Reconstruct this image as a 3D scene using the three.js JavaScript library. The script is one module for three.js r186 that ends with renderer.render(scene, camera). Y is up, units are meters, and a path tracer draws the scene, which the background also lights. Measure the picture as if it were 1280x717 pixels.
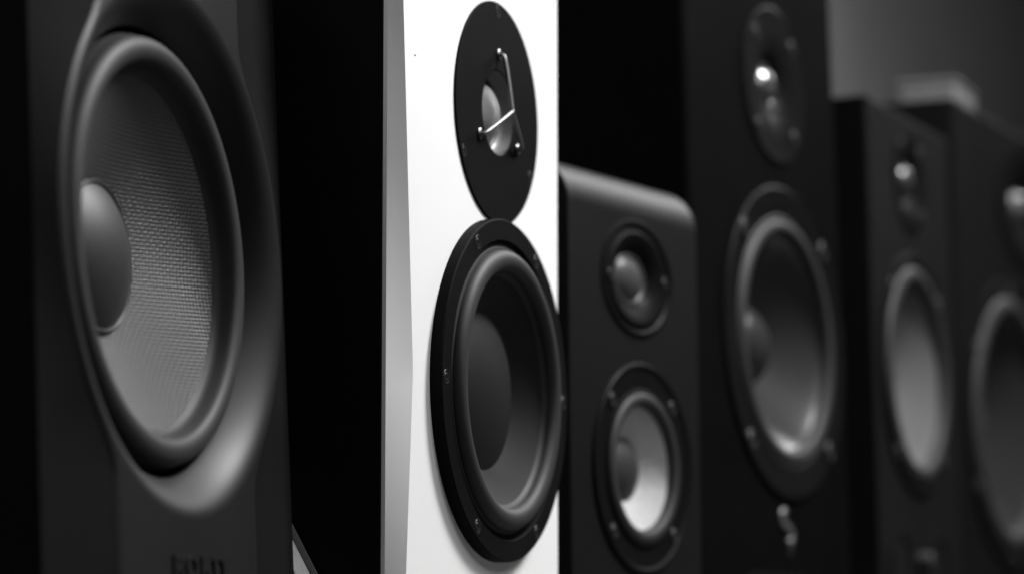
import * as THREE from 'three';
import { mergeGeometries, mergeVertices, toCreasedNormals } from 'three/addons/utils/BufferGeometryUtils.js';
import { RectAreaLightUniformsLib } from 'three/addons/lights/RectAreaLightUniformsLib.js';
import { FontLoader } from 'three/addons/loaders/FontLoader.js';
import { Brush, Evaluator, SUBTRACTION } from 'three-bvh-csg';
import { TextGeometry } from 'three/addons/geometries/TextGeometry.js';

// ------------------------------------------------------------ camera, light, exposure
const scene = new THREE.Scene();
scene.background = new THREE.Color().setRGB(0.0012, 0.0012, 0.0012);
const camera = new THREE.PerspectiveCamera(10.844, 1280 / 717, 0.05, 40);
camera.position.set(0, 0.06, 0);
camera.rotation.set(0.1213, 0, 0);
camera.focus = 1.57;
camera.userData.fStop = 4.7;
const renderer = new THREE.WebGLRenderer();
renderer.toneMapping = THREE.LinearToneMapping;
renderer.toneMappingExposure = 1;
renderer.shadowMap.enabled = true;
RectAreaLightUniformsLib.init();
const LAMPS = [  // all out of view; places and strengths chosen to light the row and wall
  { at: [0.94, 1.50, -2.0], aim: [-0.02, 0.2, -1.66], w: 0.4, h: 0.4, power: 100, glow: 2,
    name: 'unseen_studio_lamp', label: 'unseen square softbox lamp on a tall tripod stand placed to light the loudspeaker fronts' },
  { at: [0.85, 1.4, -1.05], aim: [-0.05, 0.2, -1.6], w: 0.9, h: 0.9, power: 3.6, glow: 0.4,
    name: 'unseen_studio_lamp', label: 'unseen large soft lamp on a tripod stand placed to soften shadows on the loudspeakers' },
  { at: [1.22, 1.65, -3.75], aim: [0.1, 0.25, -1.9], w: 0.7, h: 0.7, power: 9, glow: 1,
    name: 'unseen_studio_lamp', label: 'unseen soft lamp on a stand beyond the far end of the row placed to give edges a sheen' },
  { at: [0.2, 0.8, -3.9], aim: [0.33, 0.7, -4.94], w: 0.22, h: 0.22, power: 165, glow: 2,
    name: 'unseen_studio_lamp', label: 'unseen small lamp on a stand hidden behind the row placed to light the wall' },
  { at: [-0.75, 1.7, -0.75], aim: [-0.05, 0.25, -1.6], w: 0.6, h: 0.6, power: 3.6, glow: 0.4,
    name: 'unseen_studio_lamp', label: 'unseen dim soft lamp on a stand at the woven cone end placed to light rims and sides' },
];
for (const L of LAMPS) {
  const l = new THREE.RectAreaLight(0xffffff, L.power, L.w, L.h);
  l.position.set(...L.at); l.lookAt(...L.aim); l.castShadow = true;
  scene.add(l);
}

// ------------------------------------------------------------ helpers
function creased(g, angle) { g.scale(1e4, 1e4, 1e4); const c = toCreasedNormals(g, angle); c.scale(1e-4, 1e-4, 1e-4); return c; }   // the helper rounds positions to 1/100
let seed = 7;
const rnd = () => { seed = (seed * 1664525 + 1013904223) >>> 0; return seed / 4294967296; };
const D = Math.PI / 180, V2 = (x, y) => new THREE.Vector2(x, y), V3 = (x, y, z) => new THREE.Vector3(x, y, z);
const used = {};
function numbered(n) { const k = used[n] = (used[n] ?? -1) + 1; return k ? `${n}_${String(k).padStart(3, '0')}` : n; }
function thing(name, label, category, group) {
  const o = new THREE.Group(); o.name = numbered(name); o.userData = { label, category };
  if (group) o.userData.group = group;
  scene.add(o); return o;
}
function part(name, geo, mat, parent, x = 0, y = 0, z = 0) {
  const m = new THREE.Mesh(geo, mat); m.name = name; m.castShadow = m.receiveShadow = true;
  m.position.set(x, y, z); parent.add(m); return m;
}
function structure(name, geo, mat) { const m = part(name, geo, mat, scene); m.userData.kind = 'structure'; return m; }
// a turned profile: [radius, height] pairs, axis along +z
function turn(profile, crease = 0.6, seg = 144) {
  const g = new THREE.LatheGeometry(profile.map(([r, z]) => V2(Math.max(r, 1e-5), z)), seg);
  g.rotateX(Math.PI / 2); g.deleteAttribute('normal');
  g.deleteAttribute('uv');
  return planarUV(creased(mergeVertices(g, 1e-7), crease));
}
const csg = new Evaluator(); csg.attributes = ['position', 'normal', 'uv']; csg.useGroups = false;
// openings for the drivers: [x, y, rx, ry?] cut into the front of a cabinet down to z = bottom
function cut(g, holes, bottom = -0.075) {
  let b = new Brush(g.index ? g.toNonIndexed() : g); b.updateMatrixWorld();
  for (const [x, y, rx, ry = rx] of holes) {
    const c = new THREE.CylinderGeometry(rx, rx, 0.1 - bottom, 96); c.rotateX(Math.PI / 2); c.scale(1, ry / rx, 1); c.translate(x, y, (0.1 + bottom) / 2);
    const k = new Brush(c); k.updateMatrixWorld();
    b = csg.evaluate(b, k, SUBTRACTION);
  }
  const r = b.geometry; r.clearGroups(); return r;
}
const arc = (cx, cz, rx, rz, a0, a1, n = 14) => Array.from({ length: n + 1 }, (_, i) => {
  const a = (a0 + (a1 - a0) * i / n) * D; return [cx + rx * Math.cos(a), cz + rz * Math.sin(a)];
});
const dome = (r, z0, h, n = 22) => Array.from({ length: n + 1 }, (_, i) => {
  const t = 1 - i / n, R = (r * r + h * h) / (2 * h), rr = r * t; return [rr, z0 + Math.sqrt(R * R - rr * rr) - (R - h)];
});
function planarUV(g, s = 1) {
  const p = g.attributes.position, uv = new Float32Array(p.count * 2);
  for (let i = 0; i < p.count; i++) { uv[2 * i] = p.getX(i) / s; uv[2 * i + 1] = p.getY(i) / s; }
  g.setAttribute('uv', new THREE.BufferAttribute(uv, 2)); return g;
}
function boxUV(g) {
  const p = g.attributes.position, n = g.attributes.normal, uv = new Float32Array(p.count * 2);
  for (let i = 0; i < p.count; i++) {
    const ax = Math.abs(n.getX(i)), ay = Math.abs(n.getY(i)), az = Math.abs(n.getZ(i));
    const [a, b] = ax > ay && ax > az ? [p.getZ(i), p.getY(i)] : ay > az ? [p.getX(i), p.getZ(i)] : [p.getX(i), p.getY(i)];
    uv[2 * i] = a; uv[2 * i + 1] = b;
  }
  g.setAttribute('uv', new THREE.BufferAttribute(uv, 2)); return g;
}
// a box whose cross-section (x, z) gets rounded vertical edges; sits on y0..y1, front at z1
function cabinetBox(x0, x1, y0, y1, z0, z1, r = 0.003) {
  const s = new THREE.Shape(); const w = x1 - x0, h = y1 - y0, b = r;
  s.moveTo(x0 + b, y0 + b); s.lineTo(x1 - b, y0 + b); s.lineTo(x1 - b, y1 - b); s.lineTo(x0 + b, y1 - b); s.closePath();
  const g = new THREE.ExtrudeGeometry(s, { depth: z1 - z0 - 2 * b, bevelEnabled: true, bevelSize: b, bevelThickness: b, bevelSegments: 4, curveSegments: 4 });
  g.translate(0, 0, z0 + b);
  return boxUV(g);
}

// ------------------------------------------------------------ textures (grain only)
function tex(n, fn, srgb = false) {
  const d = new Uint8Array(n * n * 4);
  for (let y = 0; y < n; y++) for (let x = 0; x < n; x++) {
    const v = Math.max(0, Math.min(255, Math.round(255 * fn(x / n, y / n, x, y)))), k = 4 * (y * n + x);
    d[k] = d[k + 1] = d[k + 2] = v; d[k + 3] = 255;
  }
  const t = new THREE.DataTexture(d, n, n); t.wrapS = t.wrapT = THREE.RepeatWrapping;
  t.magFilter = THREE.LinearFilter; t.minFilter = THREE.LinearMipmapLinearFilter; t.generateMipmaps = true;
  if (srgb) t.colorSpace = THREE.SRGBColorSpace;
  t.needsUpdate = true; return t;
}
function noiseGrid(c) { const a = Array.from({ length: c * c }, () => rnd()); return (u, v) => {
  const x = u * c, y = v * c, i = Math.floor(x), j = Math.floor(y), fx = x - i, fy = y - j;
  const sx = fx * fx * (3 - 2 * fx), sy = fy * fy * (3 - 2 * fy), q = (p, r) => a[((r % c) + c) % c * c + ((p % c) + c) % c];
  return (q(i, j) * (1 - sx) + q(i + 1, j) * sx) * (1 - sy) + (q(i, j + 1) * (1 - sx) + q(i + 1, j + 1) * sx) * sy;
}; }
const nA = noiseGrid(128), nB = noiseGrid(64), nC = noiseGrid(16), nD = noiseGrid(6);
const grain = tex(512, (u, v) => 0.45 * nA(u, v) + 0.35 * nB(u, v) + 0.2 * nC(u, v));
const mottled = tex(512, (u, v) => 0.82 + 0.1 * (nC(u, v) - 0.5) + 0.14 * (nD(u, v) - 0.5) + 0.12 * (nA(u, v) - 0.5));
const rough = tex(512, (u, v) => 0.8 + 0.22 * (nC(u, v) - 0.5) + 0.2 * (nB(u, v) - 0.5));
// plain weave: over-and-under threads, 8 x 8 crossings in one tile
const weaveH = (u, v) => {
  const x = u * 8, y = v * 8, i = Math.floor(x), j = Math.floor(y), fx = x - i - 0.5, fy = y - j - 0.5;
  const over = (i + j) % 2 === 0;
  const a = over ? Math.cos(fx * Math.PI) * Math.cos(fy * 2.2) : Math.cos(fy * Math.PI) * Math.cos(fx * 2.2);
  return Math.max(0, a);
};
const weaveBump = tex(512, (u, v) => 0.15 + 0.8 * weaveH(u, v) + 0.05 * nA(u, v));
const weaveTint = tex(512, (u, v) => { const i = Math.floor(u * 8) + Math.floor(v * 8); return (i % 2 ? 0.55 : 1.0) * (0.9 + 0.2 * nB(u, v)); });
const paper = tex(256, (u, v) => 0.35 + 0.35 * nA(u, v) + 0.3 * nB(u, v));
const rep = (t, s) => { const c = t.clone(); c.repeat.set(1 / s, 1 / s); c.needsUpdate = true; return c; };

const grey = v => new THREE.Color().setRGB(v, v, v);
function mat(c, r, o = {}) {
  const { bump, bumpSize = 0.03, metal = 0, coat, spec = c < 0.03 ? 0.3 : c < 0.06 ? 0.5 : 1, tint, tintSize = 0.25, roughSize = 0.2 } = o;
  const m = new THREE.MeshPhysicalMaterial({ color: grey(c), roughness: r, metalness: metal, side: THREE.DoubleSide });
  if (bump) { m.bumpMap = rep(o.bumpTex ?? grain, bumpSize); m.bumpScale = bump; }
  if (coat) { m.clearcoat = coat; m.clearcoatRoughness = 0.25; }
  if (spec !== undefined) m.specularIntensity = spec;
  if (tint !== false) m.map = rep(tint ?? mottled, tintSize);
  if (o.roughMap) { m.roughnessMap = rep(rough, roughSize); }
  return m;
}
const M = {
  white: mat(0.8, 0.42, { bump: 0.00002, bumpSize: 0.05, tint: false }),
  vinyl: mat(0.0095, 0.75, { bump: 0.00006, bumpSize: 0.03, spec: 0.04 }),
  nearFace: mat(0.0095, 0.46, { bump: 0.00002, bumpSize: 0.03, spec: 0.4 }),
  plate: mat(0.008, 0.55, { bump: 0.0001, bumpSize: 0.02, spec: 0.03 }),
  frame: mat(0.007, 0.45, { bump: 0.00004, bumpSize: 0.02, spec: 0.06 }),
  rubber: mat(0.026, 0.56, { tint: false, spec: 0.4 }),
  rubberDark: mat(0.03, 0.4, {}),
  softCone: mat(0.014, 0.55, { bump: 0.00005, bumpSize: 0.02 }),
  weave: mat(0.085, 0.4, { bump: 0.0008, bumpSize: 0.0152, bumpTex: weaveBump, tint: weaveTint, tintSize: 0.0152 }),
  paleCone: mat(0.55, 0.5, { bump: 0.0006, bumpSize: 0.012, bumpTex: weaveBump }),
  cap: mat(0.036, 0.5, { bump: 0.00005, bumpSize: 0.02 }),
  capGloss: mat(0.03, 0.28, {}),
  glue: mat(0.04, 0.4, {}),
  silkDome: mat(0.22, 0.3, { bump: 0.0004, bumpSize: 0.012 }),
  horn: mat(0.14, 0.4, { tint: false }),
  steel: mat(0.25, 0.5, { metal: 1 }),
  steelDark: mat(0.22, 0.35, { metal: 1 }),
  screw: mat(0.02, 0.4, { tint: false }),
  screwGrey: mat(0.05, 0.5, { tint: false }),
  black: mat(0.005, 0.6, {}),
  smallFace: mat(0.005, 0.45, { bump: 0.0001, bumpSize: 0.02, spec: 0.45 }),
  towerFace: mat(0.0035, 0.6, { bump: 0.0001, spec: 0.02 }),
  fifthFace: mat(0.009, 0.6, { bump: 0.0001, spec: 0.08 }),
  sixthFace: mat(0.007, 0.6, { bump: 0.0001, spec: 0.08 }),
  greyCone: mat(0.022, 0.4, { coat: 1, tint: false }),
  pale: mat(0.14, 0.6, {}),
  emblem: mat(0.28, 0.4, { metal: 0.8 }),
  card: mat(0.85, 0.6, { bumpSize: 0.02 }),
  cardEdge: mat(0.2, 0.5, {}),
  table: mat(0.09, 0.6, { bump: 0.0001, bumpSize: 0.2 }),  // out of view; its grey is set for the light it bounces upward
  floor: mat(0.06, 0.7, {}),
  wall: mat(0.6, 0.8, { bump: 0.0005, bumpSize: 0.3, tintSize: 1.5 }),
  foam: mat(0.02, 0.95, { bump: 0.001, bumpSize: 0.02 }),
};

// ------------------------------------------------------------ surroundings
const ROW = 24 * D;                                  // the row runs along (sin, 0, -cos)
const rowTurn = Math.PI / 2 - ROW;
{
  const g = new THREE.BoxGeometry(3.6, 0.04, 0.9); boxUV(g);
  g.translate(0, -0.02, 0); g.rotateY(rowTurn); g.translate(0.03, 0, -1.95);
  structure('table', g, M.table);
  const f = new THREE.BoxGeometry(9, 0.1, 9); boxUV(f); f.translate(0, -0.8, -2);
  structure('floor', f, M.floor);
  const w = new THREE.BoxGeometry(9, 3.6, 0.12); boxUV(w); w.translate(1.2, 1.05, -0.95); w.rotateY(rowTurn); w.translate(0.03, 0, -1.8);
  structure('wall', w, M.wall);
}

// a loudspeaker: frame with x along the baffle, y up, z out of the baffle; C is the woofer's centre on the front plane
function speaker(name, label, C, theta, tilt, depth, clearance = 0.012) {
  const o = thing(name, label, 'loudspeaker', 'loudspeakers in a row');
  o.rotation.order = 'YXZ'; o.rotation.y = Math.PI / 2 - theta * D; o.rotation.x = -tilt * D;
  const t = tilt * D, h0 = clearance + depth * Math.sin(t), hb = (C[1] - h0) / Math.cos(t);
  const n = V3(Math.cos(theta * D), 0, Math.sin(theta * D));
  const v = V3(0, Math.cos(t), 0).addScaledVector(n, -Math.sin(t));
  const p = V3(...C).addScaledVector(v, -hb);
  o.position.copy(p);
  o.userData.hb = hb; o.userData.h0 = h0; o.userData.t = t;
  return { o, hb, h0, t, depth };
}
function feet(S, xs, zs) {
  for (const x of xs) for (const z of zs) {
    const gap = (S.h0 + z * Math.sin(S.t)) / Math.cos(S.t);       // z is negative going back
    const g = new THREE.CylinderGeometry(0.011, 0.009, gap, 20); g.translate(0, -gap / 2, 0);
    part('foot', g, M.foam, S.o, x, 0, z);
  }
}
function screwGeo(r, h) {
  const head = turn([[0, h * 0.35], [r * 0.42, h * 0.35], [r * 0.46, h], [r * 0.78, h], [r, h * 0.4], [r, 0]], 0.5, 24);
  return head;
}
const SCREW = mergeGeometries([screwGeo(0.0028, 0.0011), turn([[0.0029, 0.0004], [0.0032, 0.0011], [0.0038, 0.0012], [0.0042, 0.0007], [0.0043, 0]], 0.5, 24)]);
function screws(parent, n, R, a0, z, m = M.screw, s = 1) {
  for (let i = 0; i < n; i++) {
    const a = (a0 + 360 * i / n) * D, q = part('screw', SCREW, m, parent, R * Math.cos(a), R * Math.sin(a), z);
    q.scale.setScalar(s); q.rotation.z = rnd() * 6;
  }
}

// ------------------------------------------------------------ 1: woven cone loudspeaker with a sculpted front
{
  const S = speaker('loudspeaker', 'black loudspeaker with woven grey cone set in a flared sculpted front', [-0.1646, 0.2458, -1.385], 17, 2.85, 0.24, 0.009);
  const { o, hb } = S, XL = -0.1385, XR = 0.1494, TOP = 0.205, zE = 0.0045, zF = 0.013, HOLE = 0.1045, RIDGE = 0.128;
  const c = new THREE.Group(); c.position.y = hb;     // only an offset: children are re-parented below
  const at = (m) => { m.position.y += hb; return m; };
  // outline of the raised centre: a strip that swells round the woofer
  const w = v => { const a = 0.0815, b = RIDGE * RIDGE - v * v > 0 ? Math.sqrt(RIDGE * RIDGE - v * v) : 0, k = 0.016; 
    const h = Math.max(k - Math.abs(a - b), 0) / k; return Math.max(a, b) + h * h * k * 0.25; };
  const face = (r) => {                                // flare from the driver up to the face
    const t = Math.min(1, Math.max(0, (r - HOLE) / (0.1255 - HOLE)));
    return -0.003 + (zF + 0.003) * Math.sin(t * Math.PI / 2) ** 0.9;
  };
  const NA = 420, NR = 76, pos = [], idx = [];
  for (let i = 0; i <= NA; i++) {
    const a = i / NA * 2 * Math.PI, ca = Math.cos(a), sa = Math.sin(a);
    let lo = HOLE, hi = 0.4;
    for (let k = 0; k < 40; k++) { const m = (lo + hi) / 2, x = m * ca, y = m * sa; (y < TOP && y > -hb && Math.abs(x) < w(y)) ? lo = m : hi = m; }
    const end = lo;
    for (let j = 0; j <= NR; j++) {
      const t = j / NR, r = j < 34 ? HOLE + (Math.min(0.1265, end - 0.001) - HOLE) * j / 34 : Math.min(0.1265, end - 0.001) + (end - Math.min(0.1265, end - 0.001)) * (1 - (1 - (j - 34) / (NR - 34)) ** 1.6);
      const x = r * ca, y = r * sa, edge = w(y) - Math.abs(x), e = Math.max(0, 1 - edge / 0.0045);
      pos.push(x, y, face(r) - 0.0016 * e * e);
    }
  }
  for (let i = 0; i < NA; i++) for (let j = 0; j < NR; j++) { const p = i * (NR + 1) + j, q = p + NR + 1; idx.push(p, p + 1, q, q, p + 1, q + 1); }
  const fg = new THREE.BufferGeometry(); fg.setAttribute('position', new THREE.Float32BufferAttribute(pos, 3)); fg.setIndex(idx);
  const fgm = mergeVertices(fg, 1e-6); fgm.computeVertexNormals(); planarUV(fgm);
  const front = at(part('front_panel', fgm, M.nearFace, o));
  // bevelled borders either side
  for (const s of [-1, 1]) {
    const X = s < 0 ? XL : XR, NV = 220, NU = 10, p = [], ix = [];
    for (let i = 0; i <= NV; i++) {
      const v = -hb + (TOP + hb) * i / NV, wi = w(v);
      for (let j = 0; j <= NU; j++) {
        const t = j / NU, x = s * (wi + (Math.abs(X) - wi) * t), rim = HOLE * 0 + face(Math.hypot(wi, v)) - 0.0016;
        p.push(x, v, rim + (zE - rim) * t);
      }
      p.push(X, v, -0.03);
    }
    const R = NU + 2;
    for (let i = 0; i < NV; i++) for (let j = 0; j < R - 1; j++) { const a = i * R + j, b = a + R; s > 0 ? ix.push(a, a + 1, b, b, a + 1, b + 1) : ix.push(a, b, a + 1, b, b + 1, a + 1); }
    const g = new THREE.BufferGeometry(); g.setAttribute('position', new THREE.Float32BufferAttribute(p, 3)); g.setIndex(ix);
    const gc = creased(g, 0.5); boxUV(gc);
    at(part('bevelled_border', gc, M.vinyl, o));
  }
  at(part('cabinet', cut(cabinetBox(XL, XR, -hb, TOP, -S.depth, -0.028, 0.002), [[0, 0, 0.0985]]), M.vinyl, o));
  // driver
  const basket = at(part('woofer', turn([[0.1045, -0.003], [0.1035, -0.0105], [0.101, -0.0105], [0.1005, -0.006], [0.0975, -0.0065], [0.097, -0.028], [0.03, -0.06], [0, -0.06]], 0.5), M.plate, o));
  part('surround', turn([[0.1016, -0.006], [0.1012, -0.004], [0.1004, -0.0022], ...arc(0.0932, -0.0006, 0.0066, 0.0058, 0, 150, 22), [0.0868, 0.0006], [0.086, -0.0024], [0.0852, -0.0043], [0.0842, -0.0053], [0.082, -0.0072]], 0.7), M.rubber, basket);
  const cone = part('cone', planarUV(turn(Array.from({ length: 25 }, (_, i) => { const t = i / 24; return [0.0854 - 0.0511 * t, -0.0050 - 0.0265 * (t ** 0.94)]; }), 1.2)), M.weave, basket);
  part('trim_ring', turn([[0.0362, -0.0296], ...arc(0.035, -0.0292, 0.0011, 0.0012, 0, 180, 8), [0.0335, -0.031]], 1), M.glue, basket);
  part('dust_cap', turn(dome(0.034, -0.0292, 0.0110), 1.2), M.cap, basket);
  // lettering, raised and dark
  const font = await new FontLoader().loadAsync('fonts/droid/droid_sans_bold.typeface.json');
  const tg = new TextGeometry('ROKIT', { font, size: 0.0098, depth: 0.0012, curveSegments: 4, bevelEnabled: false });
  tg.computeBoundingBox(); const bw = tg.boundingBox.max.x;
  tg.scale(0.066 / bw, 1, 1); tg.translate(-0.0245, -0.1515, zF);
  at(part('lettering', tg, M.black, o));
  // wedge of foam that tips the cabinet back
  const wd = thing('isolation_pad', 'wedge of dark foam under the woven cone loudspeaker', 'foam pad');
  const sh = new THREE.Shape(); const f0 = S.h0 - 0.001;
  sh.moveTo(0.0, 0); sh.lineTo(0.235, 0); sh.lineTo(0.235, f0 - 0.235 * Math.tan(S.t)); sh.lineTo(0, f0); sh.closePath();
  const wg = new THREE.ExtrudeGeometry(sh, { depth: 0.24, bevelEnabled: false }); wg.rotateY(Math.PI / 2); wg.translate(-0.12, 0, 0); boxUV(wg);
  wd.position.set(o.position.x, 0, o.position.z); wd.rotation.y = o.rotation.y;
  part('foam', wg, M.foam, wd);
}

// ------------------------------------------------------------ 2: white fronted loudspeaker
{
  const S = speaker('loudspeaker', 'loudspeaker with white front, black side and three legged guard over its tweeter', [-0.0023, 0.2051, -1.66], 21.3, 0, 0.3, 0.008);
  const { o, hb } = S, zb = -0.007, at = m => { m.position.y += hb; return m; };
  const xl = -0.1322, xr = 0.0985, top = 0.27, dE = 0.0085;
  // front slab: flat face, a long facet on each side that is deepest beside the woofer
  const inner = v => v > 0 ? -0.1165 - 0.0148 * Math.min(1, v / 0.195) : -0.1165 - 0.008 * Math.min(1, -v / 0.104);
  const pos = [];
  const tri = (a, b, c) => pos.push(...a, ...b, ...c), quad = (a, b, c, d) => { tri(a, b, c); tri(a, c, d); };
  const vs = [-hb, -0.104, 0, 0.195, top], ch = 0.0012;
  for (let i = 0; i < 4; i++) {
    const v0 = vs[i], v1 = vs[i + 1], a = inner(v0), b = inner(v1);
    quad([xl, v0, zb - dE - 0.0022], [xl, v0, zb - dE], [xl, v1, zb - dE], [xl, v1, zb - dE - 0.0022]);
    quad([xr - ch, v0, zb], [xr, v0, zb - ch], [xr, v1, zb - ch], [xr - ch, v1, zb]);
    quad([xr, v0, zb - ch], [xr, v0, zb - 0.018], [xr, v1, zb - 0.018], [xr, v1, zb - ch]);
  }
  for (const v of [-hb, top]) quad([xl, v, zb - dE], [inner(v), v, zb], [xr, v, zb - ch], [xr, v, zb - dE - 0.0022]);
  const flat = new THREE.Shape([V2(xr - ch, -hb), V2(xr - ch, top), ...vs.slice().reverse().map(v => V2(inner(v), v))]);
  for (const [y, r] of [[0, 0.0915], [0.1553, 0.026]]) { const h = new THREE.Path(); h.absarc(0, y, r, 0, Math.PI * 2, true); flat.holes.push(h); }
  const fl = new THREE.ShapeGeometry(flat, 64).toNonIndexed(); fl.translate(0, 0, zb); pos.push(...fl.attributes.position.array);
  const bg = new THREE.BufferGeometry(); bg.setAttribute('position', new THREE.Float32BufferAttribute(pos, 3)); bg.computeVertexNormals(); boxUV(bg);
  // the facets proper: a surface ruled between the straight outer edge and the bent inner edge
  const fp = [], fi = [], FN = 64, FM = 5;
  const fv = [...Array.from({ length: FN / 2 }, (_, i) => -hb * (1 - i / (FN / 2))), ...Array.from({ length: FN / 2 + 1 }, (_, i) => top * i / (FN / 2))];
  fv.push(...[-0.104, 0.195]); fv.sort((p, q) => p - q);
  fv.forEach(v => { for (let j = 0; j <= FM; j++) { const t = j / FM, x = inner(v) + (xl - inner(v)) * t; fp.push(x, v, zb - dE * t); } });
  for (let i = 0; i < fv.length - 1; i++) for (let j = 0; j < FM; j++) { const p = i * (FM + 1) + j, q = p + FM + 1; fi.push(p, q, p + 1, q, q + 1, p + 1); }
  const fgeo = new THREE.BufferGeometry(); fgeo.setAttribute('position', new THREE.Float32BufferAttribute(fp, 3)); fgeo.setIndex(fi); fgeo.computeVertexNormals(); planarUV(fgeo);
  const baffle = at(part('baffle', bg, M.white, o));
  part('facet', fgeo, M.white, baffle); baffle.userData.label = 'glossy white faceted front';
  at(part('cabinet', cut(cabinetBox(xl - 0.0004, xr - 0.0006, -hb, top - 0.0005, -S.depth, zb - dE - 0.0022, 0.0012), [[0, 0, 0.078], [0, 0.1553, 0.026]]), M.vinyl, o));
  // tweeter
  const tw = at(part('tweeter', turn([[0.0625, zb - 0.002], [0.0625, zb + 0.0009], [0.0621, zb + 0.0013], [0.0242, zb + 0.0013], [0.0236, zb + 0.0009]], 0.4), M.plate, o, 0, 0.1553, 0));
  part('horn', turn([[0.0237, zb + 0.0009], [0.0225, zb - 0.0035], [0.0205, zb - 0.0072], [0.0185, zb - 0.0082]], 0.8), M.horn, tw);
  part('tweeter_surround', turn([[0.0205, zb - 0.0078], ...arc(0.0189, zb - 0.0075, 0.0014, 0.0012, 0, 180, 8)], 1), M.rubberDark, tw);
  part('dome', planarUV(turn(dome(0.0178, zb - 0.0078, 0.0085), 1.2)), M.silkDome, tw);
  for (let i = 0; i < 3; i++) {
    const a = (90 + 120 * i) * D, P = (r, z) => V3(r * Math.cos(a), r * Math.sin(a), zb + z);
    const curve = new THREE.CatmullRomCurve3([P(0.0329, 0), P(0.0329, 0.0025), P(0.0322, 0.0043), P(0.0300, 0.0053), P(0.022, 0.0067), P(0.011, 0.0083), P(0, 0.0097)], false, 'catmullrom', 0.3);
    const bar = part('guard_bar', new THREE.TubeGeometry(curve, 40, 0.00115, 10), M.steel, tw);
    part('guard_socket', turn([[0.0032, 0.0012], [0.0032, 0.0022], [0.0026, 0.0027], [0.0012, 0.0026]], 0.5, 24), M.steelDark, bar, 0.0329 * Math.cos(a), 0.0329 * Math.sin(a), zb);
  }
  part('guard_joint', new THREE.SphereGeometry(0.0013, 16, 12), M.steel, tw, 0, 0, zb + 0.0097);
  screws(tw, 3, 0.0580, 90, zb + 0.0004, M.screw, 0.9);
  // woofer
  const wf = at(part('woofer', turn([[0.0945, zb - 0.002], [0.0945, -0.0009], [0.0937, 0], [0.0829, 0], [0.0825, -0.0004], [0.0822, -0.0016], [0.0765, -0.002], [0.076, -0.02], [0.02, -0.045], [0, -0.045]], 0.35, 180), M.plate, o));
  part('surround', turn([[0.0795, -0.0022], [0.079, -0.0012], [0.0778, -0.001], ...arc(0.0713, -0.0012, 0.0062, 0.0058, 0, 180, 20), [0.0648, -0.0022], [0.063, -0.004]], 0.7), M.rubber, wf);
  part('cone', planarUV(turn(Array.from({ length: 17 }, (_, i) => { const t = i / 16; return [0.065 - 0.0222 * t, -0.0028 - 0.0128 * t ** 0.95]; }), 1.2)), M.softCone, wf);
  part('dust_cap', planarUV(turn([[0.0436, -0.0158], [0.0433, -0.0150], ...dome(0.0430, -0.0149, 0.0088)], 1.0)), M.softCone, wf);
  screws(wf, 6, 0.0884, 0, -0.0009, M.screw, 1.0);
  // a chip in the paint
  const chip = new THREE.SphereGeometry(0.0007, 10, 8); chip.scale(1.6, 0.6, 0.25);
  part('chip', chip, M.plate, baffle, -0.1155, 0.1665, zb);
}

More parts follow.
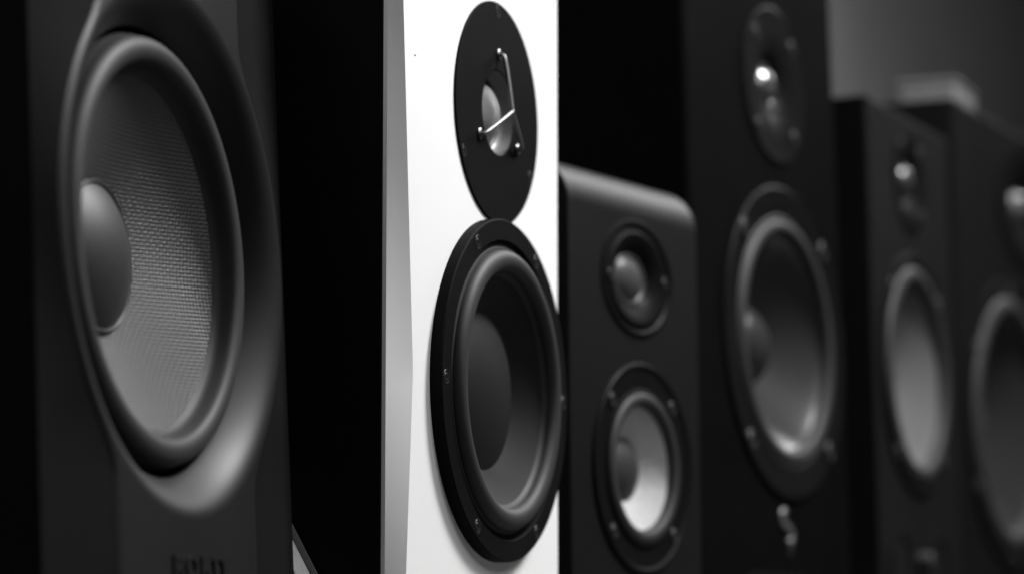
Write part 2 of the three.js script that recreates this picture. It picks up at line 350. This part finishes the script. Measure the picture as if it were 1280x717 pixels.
// ------------------------------------------------------------ 3: small loudspeaker with a rounded top edge
{
  const S = speaker('loudspeaker', 'small black loudspeaker with rounded top edge and pale grey cone', [0.082, 0.1768, -1.9], 30, 0.6, 0.19, 0.008);
  const { o, hb } = S, at = m => { m.position.y += hb; return m; }, xl = -0.0915, xr = 0.0825, top = 0.1885, R = 0.03;
  const s = new THREE.Shape(); s.moveTo(0, -hb); s.lineTo(0, top - R); s.absarc(-R, top - R, R, 0, Math.PI / 2, false); s.lineTo(-S.depth + 0.006, top); s.lineTo(-S.depth, top - 0.006); s.lineTo(-S.depth, -hb); s.closePath();
  const b = 0.002, g = new THREE.ExtrudeGeometry(s, { depth: xr - xl - 2 * b, bevelEnabled: true, bevelThickness: b, bevelSize: b, bevelOffset: -b, bevelSegments: 3, curveSegments: 24 });
  g.rotateY(Math.PI / 2);                              // shape x -> -z, depth -> x
  g.scale(1, 1, -1);
  { const ix = g.attributes.position, n = ix.count; for (let i = 0; i < n; i += 3) for (const at2 of Object.values(g.attributes)) for (let k = 0; k < at2.itemSize; k++) { const t = at2.array[(i + 1) * at2.itemSize + k]; at2.array[(i + 1) * at2.itemSize + k] = at2.array[(i + 2) * at2.itemSize + k]; at2.array[(i + 2) * at2.itemSize + k] = t; } }
  g.translate(xl + b, 0, 0); g.deleteAttribute('normal'); g.deleteAttribute('uv');
  const gc = creased(mergeVertices(g, 1e-6), 0.55); boxUV(gc);
  at(part('cabinet', cut(gc, [[0, 0, 0.0635], [-0.004, 0.1198, 0.0342 * 1.3, 0.0342]]), M.smallFace, o));
  // tweeter in an oval waveguide
  const tg = turn([[0.0372, -0.001], [0.0372, 0.0008], [0.0362, 0.0014], [0.0345, 0.0013], [0.033, -0.0002]], 0.6);
  const tw = at(part('tweeter', tg, M.frame, o, -0.004, 0.1198, 0)); tw.scale.set(1.3, 1, 1);
  const wg = part('waveguide', turn([[0.033, -0.0002], [0.0295, 0.0004], [0.0285, 0.0012], [0.027, 0.0008], [0.023, -0.0006], [0.0185, -0.0035], [0.0165, -0.0055]], 0.6), M.frame, tw);
  const dm = part('dome', turn([[0.0165, -0.0056], ...arc(0.0152, -0.0056, 0.0012, 0.0012, 0, 180, 8), ...dome(0.0138, -0.0058, 0.0052)], 1.0), mat(0.05, 0.36, { tint: false }), tw);
  for (const x of [-1, 1]) { const q = part('screw', SCREW, M.screw, tw, x * 0.0285, 0.0008 * x, 0.0006); q.scale.set(0.85 / 1.3, 0.85, 0.85); }
  // woofer
  const wf = at(part('woofer', turn([[0.0665, -0.001], [0.0665, 0.0012], [0.0655, 0.0022], [0.064, 0.0022], [0.0625, 0.0010], [0.0595, 0.0008], [0.0505, 0.0006], [0.05, 0.0016], [0.0485, 0.0024], [0.0475, 0.002], [0.047, -0.02], [0, -0.035]], 0.5), M.frame, o));
  part('surround', turn([[0.0482, 0.0012], ...arc(0.0436, 0.0004, 0.0042, 0.0034, 0, 180, 18), [0.0382, -0.003]], 0.7), M.rubber, wf);
  part('cone', planarUV(turn(Array.from({ length: 17 }, (_, i) => { const t = i / 16; return [0.0392 - 0.0195 * t, -0.0014 - 0.0125 * t ** 0.95]; }), 1.2)), M.paleCone, wf);
  part('dust_cap', turn([[0.0206, -0.0148], [0.0204, -0.0136], ...dome(0.02, -0.0134, 0.0065)], 1.0), M.cap, wf);
  screws(wf, 4, 0.0575, 45, 0.0006, M.screw, 1.1);
  feet(S, [xl + 0.02, xr - 0.02], [-0.02, -S.depth + 0.02]);
}

// ------------------------------------------------------------ 4: tall loudspeaker with an emblem
{
  const S = speaker('loudspeaker', 'tall black loudspeaker with squiggle emblem under its large woofer', [0.1951, 0.282, -2.15], 27.2, 1.5, 0.3, 0.01);
  const { o, hb } = S, at = m => { m.position.y += hb; return m; }, xl = -0.162, xr = 0.119, top = 0.36;
  at(part('cabinet', cut(cabinetBox(xl, xr, -hb, top, -S.depth, 0, 0.006), [[0, 0, 0.109], [-0.004, 0.1865, 0.054]]), M.towerFace, o));
  const tw = at(part('tweeter', turn([[0.0575, -0.001], [0.0575, 0.0012], [0.056, 0.002], [0.053, 0.0014], [0.042, 0.0012], [0.03, 0.0], [0.02, -0.004], [0.0165, -0.008]], 0.6), M.frame, o, -0.004, 0.1865, 0));
  part('dome', turn([[0.0175, -0.008], ...arc(0.016, -0.0078, 0.0015, 0.0014, 0, 180, 8), ...dome(0.0145, -0.0078, 0.0085)], 1), mat(0.2, 0.14, { metal: 0.7 }), tw);
  screws(tw, 4, 0.0475, 45, 0.0012, M.screw, 1.2);
  const wf = at(part('woofer', turn([[0.1125, -0.001], [0.1125, 0.0016], [0.111, 0.0028], [0.108, 0.0022], [0.0925, 0.0016], [0.0905, 0.0008], [0.0895, -0.02], [0, -0.05]], 0.5), M.frame, o));
  part('surround', turn([[0.0912, 0.0018], [0.0902, 0.0026], [0.0885, 0.002], ...arc(0.083, 0.0008, 0.005, 0.0042, 0, 180, 20), [0.077, -0.003]], 0.7), M.rubber, wf);
  part('cone', turn(Array.from({ length: 21 }, (_, i) => { const t = i / 20; return [0.0782 - 0.0520 * t, -0.002 - 0.033 * t ** 0.85]; }), 1.2), M.greyCone, wf);
  part('dust_cap', turn([[0.0315, -0.035], ...dome(0.031, -0.0325, 0.019)], 1), M.capGloss, wf);
  screws(wf, 4, 0.1045, 45, 0.002, M.screw, 1.7);
  // emblem: a bent ribbon with a ball at its foot
  const em = at(part('emblem', new THREE.TubeGeometry(new THREE.CatmullRomCurve3([V3(-0.004, 0.018, 0.002), V3(-0.011, 0.0165, 0.002), V3(-0.0115, 0.008, 0.002), V3(0.0, 0.003, 0.002), V3(0.011, -0.003, 0.002), V3(0.009, -0.0125, 0.002), V3(-0.003, -0.0145, 0.002)]), 60, 0.0042, 10), M.emblem, o, -0.009, -0.1335, 0));
  em.scale.set(0.72, 0.68, 0.4);
  const ball = new THREE.SphereGeometry(0.0048, 16, 12); ball.scale(1.3, 1, 0.5);
  part('emblem_foot', ball, M.steelDark, em, 0.0085, -0.0215, 0.001);
  const slot = new THREE.Shape(); slot.absarc(-0.045, 0, 0.012, Math.PI / 2, Math.PI * 1.5, false); slot.absarc(0.045, 0, 0.012, -Math.PI / 2, Math.PI / 2, false); slot.closePath();
  const hole = new THREE.Path(); hole.absarc(-0.045, 0, 0.009, Math.PI / 2, Math.PI * 1.5, false); hole.absarc(0.045, 0, 0.009, -Math.PI / 2, Math.PI / 2, false); hole.closePath();
  slot.holes.push(hole);
  const pl = new THREE.Shape(); pl.absarc(-0.045, 0, 0.0095, Math.PI / 2, Math.PI * 1.5, false); pl.absarc(0.045, 0, 0.0095, -Math.PI / 2, Math.PI / 2, false); pl.closePath();
  const port = at(part('port', new THREE.ExtrudeGeometry(slot, { depth: 0.002, bevelEnabled: true, bevelSize: 0.0006, bevelThickness: 0.0006, bevelSegments: 2 }), M.frame, o, -0.03, -0.178, 0));
  part('port_shade_plate', new THREE.ExtrudeGeometry(pl, { depth: 0.0008, bevelEnabled: false }), M.black, port, 0, 0, -0.0002);  // flat black plate standing in for the shade inside the slot
  feet(S, [xl + 0.03, xr - 0.03], [-0.03, -S.depth + 0.03]);
}

// ------------------------------------------------------------ 5: loudspeaker with two ports
{
  const S = speaker('loudspeaker', 'black loudspeaker with two round ports under its woofer', [0.3222, 0.282, -2.4], 24, 1, 0.26, 0.01);
  const { o, hb } = S, at = m => { m.position.y += hb; return m; }, xl = -0.108, xr = 0.116, top = 0.2085;
  at(part('cabinet', cut(cabinetBox(xl, xr, -hb, top, -S.depth, 0, 0.003), [[0, 0, 0.0935], [0.002, 0.157, 0.041]]), M.fifthFace, o));
  const tw = at(part('tweeter', turn([[0.044, -0.001], [0.044, 0.001], [0.0425, 0.0016], [0.03, 0.0008], [0.02, -0.003], [0.0155, -0.007]], 0.6), M.frame, o, 0.002, 0.157, 0));
  part('dome', turn([[0.0162, -0.007], ...arc(0.0148, -0.007, 0.0014, 0.0014, 0, 180, 8), ...dome(0.0134, -0.007, 0.0095)], 1), mat(0.07, 0.2, { metal: 0.4 }), tw);
  screws(tw, 4, 0.037, 45, 0.001, M.screw, 1.0);
  const wf = at(part('woofer', turn([[0.097, -0.001], [0.097, 0.0018], [0.0955, 0.0028], [0.0925, 0.0022], [0.086, 0.0015], [0.085, -0.02], [0, -0.045]], 0.5), M.frame, o));
  part('surround', turn([[0.087, 0.0022], ...arc(0.0795, 0.0010, 0.0062, 0.0045, 0, 180, 18), [0.072, -0.003]], 0.7), M.rubber, wf);
  part('cone', turn(Array.from({ length: 17 }, (_, i) => { const t = i / 16; return [0.0735 - 0.0475 * t, -0.002 - 0.026 * t ** 0.9]; }), 1.2), mat(0.1, 0.45, { coat: 0.3, tint: false }), wf);
  part('dust_cap', turn([[0.027, -0.03], ...dome(0.0265, -0.0285, 0.01)], 1), M.cap, wf);
  screws(wf, 4, 0.0915, 45, 0.002, M.screw, 1.2);
  for (const x of [-0.058, 0.042]) {
    const p = at(part('port', turn([[0.03, -0.001], [0.03, 0.0016], [0.0285, 0.0024], [0.026, 0.001], [0.0245, 0.0004]], 0.8), M.frame, o, x, -0.156, 0));
    part('port_shade_plate', turn([[0.025, 0.0006], [0, 0.0006]], 0.5, 48), M.black, p);  // flat black disc in place of the dark inside the port
  }
  const kn = at(part('knob', turn([[0.007, -0.001], [0.0065, 0.009], [0.0055, 0.0105], [0, 0.0112]], 0.5, 40), M.rubber, o, -0.006, -0.148, 0));
  feet(S, [xl + 0.02, xr - 0.02], [-0.02, -S.depth + 0.02]);
}

// ------------------------------------------------------------ 6: loudspeaker at the end of the row, with a pale box on top
{
  const S = speaker('loudspeaker', 'big black loudspeaker with pale box on top at the end of the row', [0.4422, 0.2639, -2.68], 26, 0, 0.32, 0.01);
  const { o, hb } = S, at = m => { m.position.y += hb; return m; }, xl = -0.142, xr = 0.19, top = 0.2705;
  at(part('cabinet', cut(cabinetBox(xl, xr, -hb, top, -S.depth, 0, 0.005), [[0, 0, 0.124], [0.078, 0.205, 0.066 * 1.45, 0.066 * 0.9]]), M.sixthFace, o));
  const tw = at(part('tweeter', turn([[0.07, -0.001], [0.07, 0.0012], [0.068, 0.002], [0.05, 0.0005], [0.03, -0.005], [0.019, -0.011], [0.017, -0.012]], 0.7), M.frame, o, 0.078, 0.205, 0));
  tw.scale.set(1.45, 0.9, 1);
  part('dome', turn([[0.0172, -0.0118], ...dome(0.0165, -0.0115, 0.011)], 1), mat(0.3, 0.2, { metal: 0.7 }), tw);
  const wf = at(part('woofer', turn([[0.128, -0.001], [0.128, 0.002], [0.126, 0.0032], [0.122, 0.0026], [0.114, 0.0018], [0.113, -0.02], [0, -0.06]], 0.5), M.frame, o));
  part('surround', turn([[0.115, 0.0024], ...arc(0.105, 0.0010, 0.0085, 0.006, 0, 180, 20), [0.0950, -0.003]], 0.7), M.rubber, wf);
  part('cone', turn(Array.from({ length: 17 }, (_, i) => { const t = i / 16; return [0.097 - 0.0595 * t, -0.002 - 0.036 * t ** 0.9]; }), 1.2), M.greyCone, wf);
  part('dust_cap', turn([[0.0385, -0.042], ...dome(0.038, -0.0395, 0.016)], 1), M.cap, wf);
  screws(wf, 6, 0.118, 30, 0.002, M.screw, 1.4);
  feet(S, [xl + 0.03, xr - 0.03], [-0.03, -S.depth + 0.03]);
  const bx = thing('pale_box', 'pale grey box lying on top of the end loudspeaker', 'box');
  const q = V3(-0.085, hb + top, -0.034).applyEuler(o.rotation).add(o.position);
  bx.position.copy(q); bx.rotation.y = o.rotation.y + 0.12;
  part('carton', cabinetBox(-0.045, 0.045, 0, 0.017, -0.026, 0.026, 0.004), M.pale, bx);
  part('lid', cabinetBox(-0.046, 0.046, 0.0172, 0.0212, -0.027, 0.027, 0.0018), M.pale, bx);
}

// ------------------------------------------------------------ narrow price card leaning back in the gap beside the white front
{
  const cd = thing('price_card', 'narrow white price card with grey edge in the gap beside the white fronted loudspeaker', 'price card');
  const th = 21.3 * D, u = V3(Math.sin(th), 0, -Math.cos(th)), n = V3(Math.cos(th), 0, Math.sin(th)), lean = Math.atan(0.567);
  cd.position.set(-0.0023, 0, -1.66).addScaledVector(u, -0.1347 - 0.011).addScaledVector(n, -0.0165 + 0.0188);
  cd.rotation.order = 'YXZ'; cd.rotation.set(-lean, Math.PI / 2 - th, 0);
  const rect = (x, y0, y1) => new THREE.Shape([V2(-x, y0), V2(x, y0), V2(x, y1), V2(-x, y1)]);
  part('backing', new THREE.ExtrudeGeometry(rect(0.0106, 0.001, 0.17), { depth: 0.0014, bevelEnabled: true, bevelSize: 0.0004, bevelThickness: 0.0004, bevelSegments: 2 }), M.cardEdge, cd, 0, 0, -0.0022);
  const sheet = part('sheet', new THREE.ExtrudeGeometry(rect(0.0086, 0.003, 0.166), { depth: 0.0003, bevelEnabled: false }), M.card, cd, 0, 0, -0.0003);
  part('print', new THREE.ExtrudeGeometry(rect(0.003, 0.1135, 0.116), { depth: 0.0001, bevelEnabled: false }), M.cardEdge, sheet, -0.002, 0, 0.0003);
  for (const x of [0.0102]) { const rl = new THREE.BoxGeometry(0.0012, 0.168, 0.0034); rl.translate(0, 0.0855, 0.0013); part('frame_rail', rl, M.cardEdge, cd, x, 0, 0); }
  const st = new THREE.BoxGeometry(0.008, 0.118, 0.0015); st.translate(0, -0.059, 0); st.rotateX(2 * lean);
  part('strut', st, M.cardEdge, cd, 0, 0.12, -0.0035);
}

// ------------------------------------------------------------ unseen lamps with their stands, all out of view
for (const L of LAMPS) {
  const o = thing(L.name, L.label, 'lamp');
  const dir = V3(...L.aim).sub(V3(...L.at)).normalize(), head = new THREE.Group();
  o.position.set(L.at[0], -0.75, L.at[2]);
  const q = new THREE.Quaternion().setFromUnitVectors(V3(0, 0, 1), dir);
  const tmp = new THREE.Object3D(); tmp.position.set(...L.at); tmp.lookAt(...L.aim);
  const put = m => { m.position.set(0, L.at[1] + 0.75, 0); m.quaternion.copy(tmp.quaternion); return m; };
  const lampMat = new THREE.MeshStandardMaterial({ color: grey(0.8), emissive: grey(1), emissiveIntensity: L.glow, roughness: 0.9 });
  const dg = new THREE.BoxGeometry(L.w, L.h, 0.004); dg.translate(0, 0, -0.008);
  put(part('lamp_diffuser', dg, lampMat, o));
  const W = L.w / 2, H = L.h / 2, ring = new THREE.Shape(); ring.moveTo(-W - 0.02, -H - 0.02); ring.lineTo(W + 0.02, -H - 0.02); ring.lineTo(W + 0.02, H + 0.02); ring.lineTo(-W - 0.02, H + 0.02); ring.closePath();
  const hol = new THREE.Path(); hol.moveTo(-W, -H); hol.lineTo(-W, H); hol.lineTo(W, H); hol.lineTo(W, -H); hol.closePath(); ring.holes.push(hol);
  const fr = new THREE.ExtrudeGeometry(ring, { depth: 0.02, bevelEnabled: false }); fr.translate(0, 0, -0.022);
  put(part('lamp_frame', fr, M.black, o));
  const bk = new THREE.CylinderGeometry(0.08, Math.hypot(W, H) * 0.98, 0.16, 4, 1); bk.rotateY(Math.PI / 4); bk.rotateX(-Math.PI / 2); bk.scale(1, L.h / L.w, 1); bk.translate(0, 0, -0.104);
  put(part('lamp_hood', bk, M.black, o));
  const ph = L.at[1] + 0.75 - 0.2, bx = -dir.x * 0.17, bz = -dir.z * 0.17, by = L.at[1] + 0.75 - dir.y * 0.17;
  const pole = new THREE.CylinderGeometry(0.012, 0.014, by, 16); pole.translate(bx, by / 2, bz);
  part('pole', pole, M.steelDark, o);
  for (let k = 0; k < 3; k++) {
    const a = k * 2.094 + 0.4, c = new THREE.LineCurve3(V3(bx, 0.35, bz), V3(bx + 0.4 * Math.cos(a), 0.008, bz + 0.4 * Math.sin(a)));
    part('leg', new THREE.TubeGeometry(c, 1, 0.008, 10), M.steelDark, o);
  }
}
renderer.render(scene, camera);
